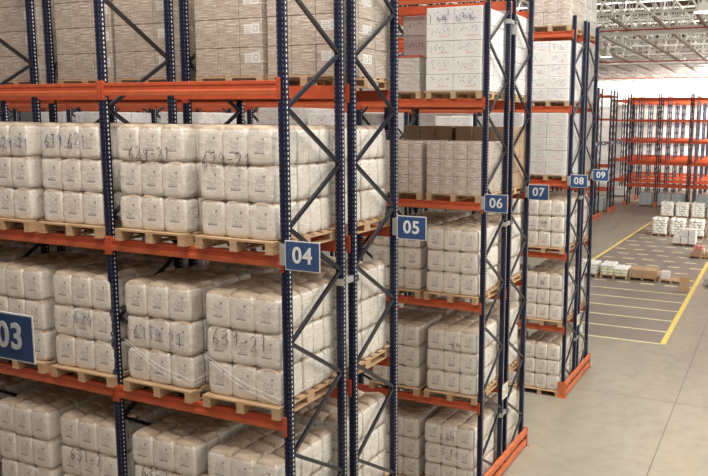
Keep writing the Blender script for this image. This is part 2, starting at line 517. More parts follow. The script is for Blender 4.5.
def sack_load(seed, pal=PAL):
    root = obj('sack_pallet', None)
    obj('pallet', pal, root)
    r = random.Random(seed)
    for k in range(3):
        for i in range(3):
            for j in range(5):
                if i == 1 and 0 < j < 4 and k < 2: continue
                s = obj('sack', r.choice(SACKS), root, ((i-1)*.311+r.uniform(-.006, .006), (j-2)*.214+r.uniform(-.006, .006), .13+k*SH*.995))
                s.rotation_euler = (0, 0, r.uniform(-.025, .025))
                s.scale = (1.0+r.uniform(-.01, .03), 1.0, 1.0)
    obj('stretch_film', FILM_SACK, root)
    return root
SACK_T = [sack_load(s) for s in (1, 2, 3)]

CART = {}
def carton_mesh(w, d, h, mat, name='carton'):
    k = (round(w, 3), round(d, 3), round(h, 3), mat.name, name)
    if k not in CART:
        m = MB(); m.bbox(-w/2, w/2, -d/2, d/2, 0, h, .008)
        CART[k] = m.mesh(name, mat)
    return CART[k]
_lab = MB(); _lab.box(-.11, .11, -.0025, 0, -.055, .055)
for _i in range(4): _lab.box(-.095, -.02 if _i % 2 else .0, -.0035, -.0024, -.04+_i*.022, -.031+_i*.022, 1)
_lab.box(.02, .09, -.0035, -.0024, -.03, .04, 1); _lab.box(.035, .075, -.0042, -.0034, -.015, .025, 0)
LABEL = _lab.mesh('shipping_label', [M_PAPER, m_paint('faint_grey_print', (.45, .44, .42), .6, .02)])
def carton_load(name, nx, ny, nz, h, mat, w=1.0, d=1.2, jitter=.004, labels=False, film=False, pal=PAL, seed=0, pname='carton'):
    r = random.Random(seed)
    root = obj(name, None); obj('pallet', pal, root)
    cw, cd = w/nx, d/ny
    for k in range(nz):
        for i in range(nx):
            for j in range(ny):
                if 0 < i < nx-1 and 0 < j < ny-1 and k < nz-1: continue
                c = obj(pname, carton_mesh(cw-.006, cd-.006, h-.004, mat, pname), root,
                        (-w/2+cw*(i+.5)+r.uniform(-1, 1)*jitter, -d/2+cd*(j+.5)+r.uniform(-1, 1)*jitter, .13+k*h))
                if labels and j == 0 and i == nx-1:
                    obj('shipping_label', LABEL, c, (.02, -(cd-.006)/2, h*.62))
                if labels and i == nx-1 and j == ny//2:
                    l = obj('shipping_label', LABEL, c, ((cw-.006)/2, 0, h*.62)); l.rotation_euler = (0, 0, math.pi/2)
    if film: obj('stretch_film', film_mesh(w+.03, d+.03, .08, .13+nz*h-.03, seed+5), root)
    return root

# handwriting made of pen strokes (marker digits)
GLY = {'0': [[(.3, 0), (0, .3), (0, .8), (.3, 1), (.55, .75), (.55, .25), (.3, 0)]],
 '1': [[(.1, .75), (.35, 1), (.3, 0)]], '2': [[(0, .8), (.25, 1), (.5, .8), (.4, .5), (0, 0), (.6, .05)]],
 '3': [[(0, .9), (.35, 1), (.45, .75), (.15, .55), (.5, .35), (.35, 0), (0, .1)]],
 '4': [[(.35, 1), (0, .4), (.55, .42)], [(.45, .7), (.4, -.1)]],
 '5': [[(.5, 1), (.1, .95), (.05, .55), (.45, .5), (.45, .1), (0, 0)]],
 '6': [[(.4, 1), (.05, .55), (0, .15), (.3, 0), (.5, .25), (.25, .45), (.02, .3)]],
 '8': [[(.5, .85), (.2, 1), (.05, .75), (.5, .3), (.3, 0), (.02, .2), (.5, .85)]],
 '9': [[(.5, .8), (.2, 1), (.02, .7), (.3, .5), (.5, .8), (.42, 0)]],
 '-': [[(.05, .45), (.5, .5)]], 'T': [[(0, 1), (.6, .95)], [(.3, .97), (.3, 0)]], '/': [[(0, 0), (.5, 1)]],
 'A': [[(0, 0), (.25, 1), (.55, 0)], [(.1, .4), (.45, .4)]], ']': [[(0, 1), (.3, .95), (.3, .05), (0, 0)]],
 'E': [[(.5, 1), (0, .95), (.05, 0), (.55, .05)], [(.03, .5), (.4, .5)]], '~': [[(0, .5), (.15, .9), (.25, .2), (.4, .8), (.55, .3), (.7, .6)]]}
def writing(text, h, mat, seed=0):
    r = random.Random(seed); m = MB(); x = 0
    for ch in text:
        if ch == ' ': x += h*.5; continue
        dz = r.uniform(-.12, .12)*h
        for st in GLY[ch]:
            pts = [(x+px*h*.8+r.uniform(-.02, .02)*h, 0, (pz*h)+dz+r.uniform(-.02, .02)*h) for px, pz in st]
            m.tube(pts, .0045, 4)
        x += h*.72
    for i, v in enumerate(m.v): m.v[i] = (v[0]-x/2, v[1], v[2]-h/2)
    return m.mesh('handwriting', mat)

ORD = ['at the aisle end']+[q+' from aisle end' for q in ('second', 'third', 'fourth', 'fifth', 'sixth', 'seventh', 'eighth', 'ninth', 'tenth', 'eleventh', 'twelfth', 'thirteenth', 'fourteenth')]
REL = {5: 'two shelves above', 4: 'one shelf above', 3: 'level with', 2: 'one shelf below', 1: 'two shelves below', 0: 'on floor below'}
DESC = {}
def px_of(slot):                 # x centre of pallet slot 0,1,2.. from the aisle end
    b, s = divmod(slot, 2)
    return -b*BAY + (-.565 if s == 0 else -1.655)
def place(tmpl, first, row, slot, lev, desc, cat, group=None, far=False, dx=0, dy=0, write=None, ordi=None):
    o = tmpl if first else copy_tree(tmpl)
    r = random.Random(row*1000+slot*50+lev)
    y = row_y(row) + FD/2
    z = LEV[lev]+BH if lev else 0.0
    if row == 4: dx += {3: (-.01, -.04, .03, .0), 2: (.0, -.05, .09, .04)}.get(lev, (-.01, -.04, .05, .03))[min(slot, 3)]
    o.location = (px_of(slot)+dx+r.uniform(-.012, .012), y+dy+r.uniform(-.02, .02), z+.0005)
    o.rotation_euler = (0, 0, r.uniform(-.012, .012))
    lab = f"{desc} in rack {row:02d}, {REL[lev]} its sign, {ORD[slot]}"
    tag(o, lab, cat, group)
    if write:
        for (t, h, wx, wz, mt, sd) in write:
            w = obj('handwriting', writing(t, h, mt, sd), o, (wx, -.552 if cat == 'pallet of sacks' else -.632, wz))
            w['label'] = 'marker pen numbers'
    return o

used = set()
def P(tmpl, *a, **k):
    first = id(tmpl) not in used; used.add(id(tmpl))
    if first: tmpl.name = tmpl.name.split('.')[0]
    return place(tmpl, first, *a, **k)

# ---- racks 04 to 09
RK = {}
for n, nb in ((4, 3), (5, 3), (6, 5), (7, 6), (8, 8), (9, 9)):
    RK[n] = pallet_rack(row_y(n), nb, 0, n % 2 == 0, f"navy and orange pallet rack carrying the aisle sign {n:02d}" if n != 4 else "nearest navy and orange pallet rack, carrying the aisle sign 04", group='numbered pallet racks')
# rack 03 stands on the near side of the aisle; only its sign reaches into view
RK[3] = pallet_rack(-AISLE-FD, 3, 0, False, "navy and orange pallet rack carrying the aisle sign 03 at the left edge", group='numbered pallet racks')
# row spacers between back-to-back racks
for n in (4, 6, 8):
    for z in ((1.17, 4.78, 8.35) if n == 6 else (1.17, 4.78)):
        m = MB(); m.bar((0, FD+UD/2, z), (0, FD+GAP-UD/2, z), .05, .07)
        m.bbox(-.055, .055, FD-.045, FD-.037, z-.04, z+.04, .002); m.bbox(-.055, .055, FD+GAP+.037, FD+GAP+.045, z-.04, z+.04, .002)
        o = obj('row_spacer', m.mesh('row_spacer', M_ZINC), RK[n], (.012, 0, 0)); o['label'] = 'silver row spacer'

# ---- signs
def text_mesh(s, size, off, mat, name='sign_number', extr=.002):
    cu = bpy.data.curves.new(name, 'FONT'); cu.body = s; cu.size = size; cu.offset = off; cu.extrude = extr
    cu.align_x = 'CENTER'; cu.align_y = 'CENTER'; cu.space_character = 1.08
    o = bpy.data.objects.new('tmp', cu); COL.objects.link(o)
    dg = bpy.context.evaluated_depsgraph_get(); me = bpy.data.meshes.new_from_object(o.evaluated_get(dg))
    bpy.data.objects.remove(o); me.transform(Matrix.Rotation(math.pi/2, 4, 'X')); me.materials.clear(); me.materials.append(mat)
    me.name = name
    return me
def sign(n, y, place_word, x0=.035):
    r = empty('aisle_sign', (x0+{4: .015, 5: .06, 7: .02}.get(n, 0), y, 5.12), f"blue aisle sign with white number {n:02d} {place_word}", 'sign', 'aisle number signs')
    m = MB(); m.bbox(0, .41, 0, .006, 0, .30, .001); obj('sign_border', m.mesh('sign_border', M_SIGNW), r)
    m = MB(); m.box(.010, .400, -.002, 0, .010, .290); obj('sign_plate', m.mesh('sign_plate', M_SIGN), r)
    obj('sign_number', text_mesh(f'{n:02d}', .225, .0048, M_SIGNW), r, (.205, -.0045, .15))
    m = MB()
    m.box(-.07, .03, *((.006, .012) if n != 3 else (-.012, -.004)), .04, .26)
    obj('sign_bracket', m.mesh('sign_bracket', M_ZINC), r)
for n, w in ((4, 'on the nearest full rack'), (6, 'across the aisle from sign 05'), (8, 'on the third rack pair')):
    sign(n, row_y(n)-UD/2-.055, w)
sign(3, -AISLE+UD/2+.012, 'cut by the left edge', x0=.06)
for n, w in ((5, 'on the back of the nearest rack pair'), (7, 'on the back of the second rack pair'), (9, 'on the back of the third rack pair')):
    sign(n, row_y(n)+FD-UD/2-.055, w)

# ---- end guards
def guard(ya, yb, x, label, h=.40):
    r = empty('rack_guard', (x, ya, 0), label, 'rack guard', 'orange rack end guards')
    L = yb-ya
    for z0, z1 in ((.03, .15), (.25, .38)):
        m = MB()
        m.bbox(-.03, .03, 0, L, z0, z1, .008)
        m.box(.030, .036, 0.01, L-.01, z0+.045, z1-.045)
        obj('guard_rail', m.mesh('guard_rail', M_GUARD), r)
    for y in (-.012, L):
        m = MB(); m.bbox(-.16, .045, y, y+.012, 0, h, .003)
        m.box(-.16, .10, y-.03 if y < 0 else y, y+.012+(.03 if y > 0 else 0), 0, .008)
        obj('end_plate', m.mesh('end_plate', M_GUARD), r)
    m = MB(); m.bbox(-.13, -.03, L/2-.05, L/2+.05, 0, .36, .006); obj('guard_post', m.mesh('guard_post', M_GUARD), r)
guard(-.12, row_y(5)+FD+.12, .06, 'orange end guard at the foot of racks 04 and 05')
guard(row_y(6)-.12, row_y(7)+FD+.12, .06, 'orange end guard at the foot of racks 06 and 07')
guard(row_y(8)-.12, row_y(9)+FD+.12, .06, 'orange end guard at the foot of racks 08 and 09')

# ---- notices tied to the rack ends
def notice(x, y, z, w, h, label):
    r = empty('paper_notice', (x, y, z), label, 'notice', None, math.pi/2)
    m = MB(); m.bbox(-w/2, w/2, -.003, .003, 0, h, .001); obj('sheet', m.mesh('sheet', M_PAPER), r)
    m = MB(); m.box(-w*.38, -w*.1, -.005, -.003, h*.12, h*.32); m.box(-w*.38, -w*.12, -.005, -.003, h*.4, h*.6)
    obj('colour_panel', m.mesh('colour_panel', m_paint('orange_print', (.75, .35, .08), .6, .02)), r)
    m = MB()
    for k in range(6): m.box(-w*.02, w*.38, -.005, -.003, h*(.2+.1*k), h*(.2+.1*k)+.008)
    m.box(-w*.38, w*.38, -.005, -.003, h*.86, h*.9)
    obj('text_lines', m.mesh('text_lines', M_INK), r)
notice(.055, row_y(7)-GAP/2-.05, 1.48, .30, .28, 'white paper notice on the uprights between racks 06 and 07')
notice(.055, row_y(9)-GAP/2-.05, 1.52, .28, .27, 'smaller white paper notice tied low on the far rack pair by the open floor')
m = MB(); m.bbox(-.06, .10, -.004, .004, 0, .16, .001)
tag(obj('paper_tag', m.mesh('paper_tag', M_PAPER), None, (.0, row_y(7)-UD/2-.015, 8.15)), 'small white tag high on the uprights between racks 06 and 07', 'tag')

# ---- loads
I, B = M_INK, M_INKB
WR = {(4, 0, 3): [('629-21', .15, -.08, .13+SH*2.1, I, 1)], (4, 1, 3): [('629-21', .14, .02, .13+SH*2.2, I, 2)],
      (4, 2, 3): [('6T9 621', .14, -.02, .13+SH*2.55, B, 3)], (4, 3, 3): [('629-21', .13, .25, .13+SH*2.4, B, 4)],
      (4, 0, 2): [('639-21', .17, .0, .13+SH*1.72, I, 5)], (4, 1, 2): [('61T9 21', .15, .02, .13+SH*1.5, B, 6)],
      (4, 2, 2): [('624', .14, .05, .13+SH*1.7, B, 7)],
      (4, 0, 1): [('639-21', .15, .1, .13+SH*2.05, B, 8)], (4, 1, 1): [('63-21', .15, -.05, .13+SH*1.85, I, 9)],
      (4, 2, 1): [('631-2', .15, .0, .13+SH*1.8, I, 10)],
      (6, 0, 0): [('639', .14, .0, .13+SH*2.4, I, 11), ('5 1A', .13, .05, .13+SH*1.7, I, 12)],
      (6, 0, 1): [('6~', .12, .1, .13+SH*2.3, I, 13)],
      (8, 0, 2): [('~~', .12, .0, .13+SH*1.6, I, 14)], (8, 0, 1): [('~', .12, .0, .13+SH*2.4, I, 15)]}
sd = 0
slots = {4: {1: 6, 2: 6, 3: 6}, 5: {1: 6, 2: 6, 3: 6}, 6: {0: 2, 1: 2, 2: 2}, 7: {0: 2, 1: 2, 2: 2}, 8: {0: 2, 1: 2, 2: 2}, 9: {0: 1, 1: 1, 2: 1}}
for row, lv in slots.items():
    for lev, cnt in lv.items():
        for s in range(cnt):
            o = P(SACK_T[sd % 3], row, s, lev, 'pallet of cream sacks' , 'pallet of sacks', f'sack pallets', write=WR.get((row, s, lev)),
                  dy=-.04)
            sd += 1
            if row == 4 and s < 2 and lev == 2:
                obj('film_rope', slack_mesh(5+s), o)
# brown wrapped cartons above, rack 05
KR = carton_load('carton_pallet', 3, 3, 4, .335, M_KRAFT, w=1.0, labels=True, film=True, seed=3)
for s in range(5):
    P(KR, 5, s, 4, 'wrapped brown cartons', 'pallet of cartons', 'brown carton pallets', dy=-.03)
# row 06
WH = carton_load('carton_pallet', 2, 2, 5, .272, M_WHITE, w=1.0, film=True, seed=4)
P(WH, 6, 0, 4, 'tall white cartons', 'pallet of cartons', 'white carton pallets', write=[('] ~~ ', .12, -.25, 1.3, M_INKB, 20), ('E ~~~', .16, .12, 1.3, M_INKB, 21)])
SI = carton_load('carton_pallet', 2, 2, 2, .29, M_SILVER, w=.95, film=True, seed=5)
for i in range(2):
    m = MB(); m.box(-.475, .475, -.606, -.60, .13+.58*(i)+.0, .13+.58*i+.02)
o = P(SI, 6, 1, 4, 'short silver bundle', 'pallet of cartons')
m = MB(); m.box(-.49, .49, -.622, .622, .70, .722); obj('red_tape', m.mesh('red_tape', M_REDTAPE), o)
PK = carton_load('carton_pallet', 4, 3, 3, .295, M_PACK, w=1.0, film=True, seed=6)
for s in range(2):
    P(PK, 6, s, 3, 'small wrapped packs', 'pallet of packs', 'small pack pallets')
# row 07
GD = carton_load('carton_pallet', 2, 2, 4, .36, M_GREYD, w=1.0, seed=7)
P(GD, 7, 1, 4, 'dark grey cartons', 'pallet of cartons')
GR = carton_load('carton_pallet', 2, 2, 5, .29, M_GREYC, w=1.0, film=True, seed=8)
P(GR, 7, 0, 4, 'tall grey cartons', 'pallet of cartons', 'grey carton pallets')
BW = carton_load('carton_pallet', 3, 3, 4, .285, M_BROWN, w=1.0, seed=9)
for s in range(2): P(BW, 7, s, 3, 'plain brown cartons', 'pallet of cartons', 'plain brown carton pallets')
for lev in range(5):
    for s in range(6): P((BW, GR, SACK_T[0])[(lev+s) % 3], 3, s, lev, ('near-side brown cartons', 'near-side grey cartons', 'near-side cream sacks')[(lev+s) % 3], 'pallet of goods', 'pallets across the aisle')  # out-of-view loads added to shade the aisle and lower shelves
# row 08, 09
P(WH, 8, 0, 4, 'tall white cartons', 'pallet of cartons', 'white carton pallets')
P(GR, 8, 0, 3, 'tall grey cartons', 'pallet of cartons', 'grey carton pallets')
P(GR, 8, 1, 3, 'tall grey cartons', 'pallet of cartons', 'grey carton pallets')
SI2 = carton_load('carton_pallet', 3, 2, 4, .30, M_PACK, w=1.0, film=True, seed=10)
P(SI2, 8, 0, 5, 'pale brown packs', 'pallet of packs')
GT = carton_load('carton_pallet', 2, 2, 5, .30, M_SILVER, w=1.0, film=True, seed=11)
for lev in (3, 4, 5): P(GT, 9, 0, lev, 'tall silver bundle', 'pallet of cartons', 'silver wrapped pallets')
# loads seen only as a strip between the third shelf loads and the beams
for row, sl in ((6, (2, 3, 5, 7, 8)), (7, (3, 4, 6, 9)), (8, (2, 4, 5, 8, 10, 11, 13)), (9, (3, 6, 9, 12))):
    for i, s in enumerate(sl):
        P(WH if (s+row) % 3 else GR, row, s, 3, 'distant white cartons' if (s+row) % 3 else 'distant grey cartons', 'pallet of cartons', 'far carton pallets')

# ------------------------------------------------------------------ yellow marked floor bay
def marking(x0, x1, y0, y1, skew, label, mat, group):
    m = MB(); m.add([(x0, y0, 0), (x1, y0, 0), (x1+skew, y1, 0), (x0+skew, y1, 0), (x0, y0, .003), (x1, y0, .003), (x1+skew, y1, .003), (x0+skew, y1, .003)],
          [(3, 2, 1, 0), (4, 5, 6, 7), (0, 1, 5, 4), (1, 2, 6, 5), (2, 3, 7, 6), (3, 0, 4, 7)])
    tag(obj('floor_marking', m.mesh('floor_marking', mat), None, (0, 0, .0005)), label, 'floor marking', group)
marking(1.50, 1.66, 17.0, 52, .0, 'thick yellow border line on the right of the marked floor bay', M_YEL, 'bay border lines')
marking(-3.92, -3.77, 17.0, 52, .62, 'yellow border line on the left of the marked floor bay', M_YEL, 'bay border lines')
yy = 17.0; k = 0
while yy < 51:
    x0 = -3.75+.0177*(yy-17); x1 = 1.49
    m = MB()
    if yy < 25.5: m.box(x0, x1, yy-.042, yy+.042, 0, .003)
    else:
        x = x0+.1+(k % 2)*.45
        while x < x1:
            m.box(x, min(x+.55, x1), yy-.075, yy+.075, 0, .003); x += .98
    o = tag(obj('floor_marking', m.mesh('floor_marking', M_LINE), None, (0, 0, .0006)),
        'nearest of the thin pale lines across the marked floor bay' if k == 0 else 'thin pale yellow line across the marked floor bay', 'floor marking', None if k == 0 else 'bay cross lines')
    yy += 1.475; k += 1

# ------------------------------------------------------------------ goods on the marked floor
def GX(x): return 1.037*x
def GY(y): return .9595*y-.2
def floor_thing(tmpl, x, y, label, cat, group=None, rz=0.0, sc=1):
    first = id(tmpl) not in used; used.add(id(tmpl))
    o = tmpl if first else copy_tree(tmpl)
    if first: o.name = o.name.split('.')[0]
    o.location = (GX(x), GY(y), .0005); o.rotation_euler = (0, 0, rz); o.scale = (sc, sc, sc)
    for kk in ('label', 'category', 'group'):
        if kk in o: del o[kk]
    return tag(o, label, cat, group)
M_PAPERS = (lambda t: t.set(t.mix(t.ramp(t.noise(t.coord(), 7, 4), .45, .7), (.90, .88, .85), (.72, .67, .60)), .6))(NT('white_paper_sack'))
M_BROWNF = m_carton('floor_brown_carton', (.50, .33, .19), (.42, .27, .15), ink_amt=.2, wrap=.1, gloss=.7)
M_WHITE2 = m_carton('plain_white_carton', (.84, .82, .79), (.76, .74, .71), ink_amt=.35, wrap=.2)
M_TAPE = m_paint('clear_tan_tape', (.40, .27, .15), .3, .03)
M_GREENS = (lambda t: t.set(t.mix(t.ramp(t.noise(t.coord(), 5, 4), .4, .7), (.74, .72, .45), (.80, .79, .66)), .45, 0, .3))(NT('pale_green_film_sack'))
def flat_load(name, nz, mat, seed, nx=2, ny=3, w=.90, d=1.15, hh=.165):
    root = obj(name, None); obj('pallet', PAL, root); r = random.Random(seed)
    ms = [sack_mesh(w/nx+.02, d/ny+.02, hh+.012, seed+s, mat, True) for s in range(3)]
    ms2 = [sack_mesh(w/3+.02, d/2+.02, hh+.012, seed+9+q, mat, True) for q in range(2)]
    for k in range(nz):
        a, b = (nx, ny) if k % 2 == 0 else (3, 2)
        for i in range(a):
            for j in range(b):
                o = obj('sack', r.choice(ms if k % 2 == 0 else ms2), root, (-w/2+(i+.5)*w/a+r.uniform(-.025, .025), -d/2+(j+.5)*d/b+r.uniform(-.02, .02), .13+k*hh))
                o.rotation_euler = (0, 0, r.uniform(-.09, .09))
    return root
FLW = flat_load('sack_pallet', 6, M_PAPERS, 40)

for i, x in enumerate((-1.82, -.83, .20, 1.22)):
    floor_thing(FLW, x, 42.85+.05*i, ['white paper sacks on a pallet, left end of the front row on the marked floor', 'white paper sacks on a pallet, second from left in the front row', 'white paper sacks on a pallet, third from left in the front row, behind white cartons', 'white paper sacks on a pallet, right end of the front row'][i], 'pallet of sacks', 'white sack pallets on the floor', .03*(i % 2), .93)
for i, x in enumerate((-2.65, -1.65, -.63, .42)):
    floor_thing(FLW, x, 53.0, ['white paper sacks on a pallet, left end of the back row before the far rack', 'white paper sacks on a pallet, second from left in the back row', 'white paper sacks on a pallet, third from left in the back row', 'white paper sacks on a pallet, right end of the back row'][i], 'pallet of sacks', 'white sack pallets on the floor', -.02*(i % 2), .96)
PW = pallet_mesh(1.18, 1.0); PWD = pallet_mesh(1.18, 1.0, M_WOODD)
def heap(name, cells, mats, pal, seed, d=1.0, w=1.14, hh=.115):
    # cells: number of sack layers in each column from left to right
    root = obj(name, None); obj('pallet', pal, root); r = random.Random(seed); nx = len(cells)
    for i, nz in enumerate(cells):
        for k in range(nz):
            mat = mats[1] if (k == nz-1 and len(mats) > 1) else mats[0]
            for j in range(2):
                me = sack_mesh(w/nx+.02, d/2+.02, hh+.012, seed+i*7+k, mat, True)
                o = obj('sack', me, root, (-w/2+(i+.5)*w/nx+r.uniform(-.015, .015), -d/2+(j+.5)*d/2+r.uniform(-.015, .015), .13+k*hh))
                o.rotation_euler = (0, 0, r.uniform(-.05, .05))
    return root
def ft(o, x, y, label, cat, rz=0.0):
    o.location = (GX(x), GY(y), .0005); o.rotation_euler = (0, 0, rz); tag(o, label, cat); return o
ft(heap('sack_pallet', (4, 4), (M_PAPERS,), PW, 200), -2.95, 28.1, 'white wrapped sacks on a pallet, partly hidden by the end upright of rack 09', 'pallet of sacks')
ft(heap('sack_pallet', (4, 4, 3, 3), (M_GREENS, M_PAPERS), PW, 220), -1.70, 28.1, 'pale green sacks topped with white ones on a pallet, between white sacks and brown cartons', 'pallet of sacks')
def cartons(name, boxes, pal, nm='carton'):
    root = obj(name, None)
    if pal: obj('pallet', pal, root)
    for (x, y, z, w, d, h, mt) in boxes:
        c = obj(nm, carton_mesh(w, d, h, mt, nm), root, (x, y, z))
    return root
ft(cartons('carton_pallet', [(x, y, .13, .565, .46, .33, M_BROWNF) for x in (-.286, .286) for y in (-.235, .235)] + [(x, y, .13, .565, .46, .42, M_BROWNF) for x in () for y in ()], PWD), -.55, 28.2, 'plain brown cartons side by side on a dark wooden pallet on the marked floor', 'pallet of cartons')
ft(obj('wooden_pallet', pallet_mesh(1.02, .95)), .60, 28.15, 'nearly empty wooden pallet with one small white carton on it', 'pallet')
c = obj('white_carton', carton_mesh(.34, .30, .32, M_WHITE, 'white_carton')); c.location = (GX(.33), GY(28.1), .1315)
tag(c, 'small white carton with dark print standing on the nearly empty pallet', 'carton')
m = MB(); m.bbox(-.19, .19, -.17, .17, 0, .60, .006); m.box(-.012, .012, -.1725, .1725, .12, .602, 1)
tag(obj('brown_carton', m.mesh('brown_carton', [M_BROWNF, M_TAPE]), None, (GX(1.24), GY(26.35), .0005), .10), 'tall brown carton standing on the floor by the yellow border line', 'carton')
bx = []
for i, nz in enumerate((1, 2, 2)):
    for j in range(2):
        for k in range(nz): bx.append((-.41+.41*i, -.22+.44*j, .13+.40*k, .365, .40, .385, M_WHITE2))
ft(cartons('carton_pallet', bx, PWD), -.08, 39.3, 'white cartons stacked two high, one corner single, on a dark pallet before the sacks', 'pallet of cartons')
bx = [(-.18, -.2, .13, .42, .42, .26, M_BROWNF), (-.15, -.2, .39, .40, .40, .22, M_REDBOX), (-.15, .25, .13, .5, .4, .3, M_WHITE2), (.35, -.1, .13, .3, .5, .22, M_BROWNF)]
ft(cartons('carton_pallet', bx, PW), 1.12, 35.3, 'red and white cartons on a pale pallet near the right edge', 'pallet of cartons')
bx = [(-.3, -.2, .13, .4, .42, .36, M_REDBOX), (.12, -.2, .13, .4, .42, .5, M_REDBOX), (-.25, .25, .13, .5, .4, .45, M_WHITE2), (-.3, -.2, .49, .36, .4, .2, M_REDBOX)]
ft(cartons('carton_pallet', bx, PW), 1.95, 36.2, 'heap of red cartons on a pallet cut by the right edge', 'pallet of cartons', .1)
# hand pallet truck at the right edge
t = empty('pallet_truck', (GX(2.12), GY(27.6), 0), 'grey hand pallet truck cut by the right edge of the picture', 'pallet truck')
m = MB()
for x in (-.19, .19): m.bbox(x-.08, x+.08, .12, 1.25, .075, .125, .01)
obj('fork', m.mesh('fork', M_ZINC), t)
m = MB(); m.bbox(-.27, .27, -.05, .13, .07, .40, .02); m.tube([(0, -.06, .3), (0, -.08, .55)], .06, 10); obj('pump_housing', m.mesh('pump_housing', M_ZINC), t)
m = MB(); m.tube([(0, -.08, .5), (0, -.16, 1.05)], .02, 8); m.tube([(-.16, -.19, 1.22), (-.17, -.175, 1.1), (0, -.16, 1.03), (.17, -.175, 1.1), (.16, -.19, 1.22), (-.16, -.19, 1.22)], .014, 8); obj('handle', m.mesh('handle', M_BRACE), t)
for x in (-.08, .08):
    m = MB(); m.tube([(x-.025, -.08, .09), (x+.025, -.08, .09)], .09, 16); obj('wheel', m.mesh('wheel', M_INK), t)

# ------------------------------------------------------------------ far racks
far_lv = LEV[1:]
LX = -7.20
lefts = [(y+q, a) for y in (45.5, 50.9) for q, a in ((0, True), (FD+GAP, False))]
words = ['first', 'second', 'third', 'fourth', 'fifth', 'sixth', 'seventh', 'eighth', 'ninth', 'tenth']
for i, (y, af) in enumerate(lefts):
    pallet_rack(y, 5, LX, af, f"distant navy and orange rack left of the far aisle, {words[i]} one back", 'distant racks left of the far aisle', far_lv, False, 2.7)
RX = -6.98
rights = [(y+q, a) for y in (56.7, 61.9, 67.1, 72.3) for q, a in ((0, True), (FD+GAP, False))]
for i, (y, af) in enumerate(rights):
    pallet_rack(y, 5 if i < 2 else 6, RX - (0 if i < 2 else BAY), af, f"distant empty navy and orange rack across the end of the floor, {words[i]} one back", 'distant racks across the end of the floor', far_lv, False, BAY, dirx=1)
for k, i in enumerate((0, 2)):
    y = lefts[i][0]
    guard(y-.12, y+2*FD+GAP+.12, LX+.2, ['orange end guard on the nearest distant rack pair left of the aisle', 'orange end guard on the second distant rack pair left of the aisle'][k])
def foot(x, y, label):
    m = MB(); m.bbox(-.10, .12, -.14, -.06, 0, .42, .01); m.bbox(-.10, -.06, -.06, .1, 0, .42, .01); m.bbox(.08, .12, -.06, .1, 0, .42, .01)
    tag(obj('upright_protector', m.mesh('upright_protector', M_GUARD), None, (x, y, 0)), label, 'rack guard', 'orange upright protectors')
foot(RX, rights[0][0], 'orange upright protector at the left foot of the far cross rack')
foot(RX, rights[2][0], 'orange upright protector on the next cross rack behind, deeper in the far aisle')
foot(RX+BAY, rights[0][0], 'orange upright protector at the corner of the far rack right of the aisle')
# small signs on the distant racks
for i in range(4):
    y = (lefts[0][0], lefts[1][0]+FD, lefts[2][0], lefts[3][0]+FD)[i]
    r = empty('aisle_sign', (LX+.035, y-.1, 5.1), f"tiny blue aisle sign on the distant racks, {words[i]} from the left", 'sign', 'distant aisle signs')
    m = MB(); m.bbox(0, .40, 0, .006, 0, .28, .001); obj('sign_border', m.mesh('sign_border', M_SIGNW), r)
    m = MB(); m.box(.02, .38, -.003, 0, .02, .26); obj('sign_plate', m.mesh('sign_plate', M_SIGN), r)
    m = MB(); m.box(.11, .29, -.006, -.003, .08, .20); obj('sign_print', m.mesh('sign_print', M_SIGNW), r)
# blue-grey wrapped bundles on the floor under the distant racks
TL = carton_load('wrapped_pallet', 2, 2, 3, .33, M_TEAL, w=1.0, d=1.1, film=True, seed=30, pname='bundle', pal=PALD)
tp = [(-5.15, 60.2, 'blue-grey wrapped pallet standing left of the far rack corner'), (-3.78, 60.2, 'blue-grey wrapped pallet in the far rack, first right of its corner'), (-2.65, 60.2, 'blue-grey wrapped pallet in the far rack, second right of its corner'),
      (-.95, 60.2, 'blue-grey wrapped pallet in the far rack, third right of its corner'), (.2, 60.2, 'blue-grey wrapped pallet in the far rack, fourth right of its corner'),
      (-7.75, 53.9, 'blue-grey wrapped pallet under the second distant rack pair on the left'), (-7.75, 48.2, 'blue-grey wrapped pallet under the nearest distant rack pair on the left'),
      (-8.9, 48.2, 'blue-grey wrapped pallet behind the uprights of rack 09')]
for (x, y, lb) in tp: floor_thing(TL, x, y, lb, 'wrapped pallet', 'blue-grey wrapped pallets')
ft(cartons('carton_pallet', [(x, y, .13, .5, .55, .4, M_WHITE2) for x in (-.26, .26) for y in (-.28, .28)]+[(x, y, .53, .5, .55, .35, M_WHITE2) for x in (-.26, .26) for y in (-.28, .28)], PWD), -8.6, 67.9, 'white cartons on a pallet far down the left side of the far aisle', 'pallet of cartons')

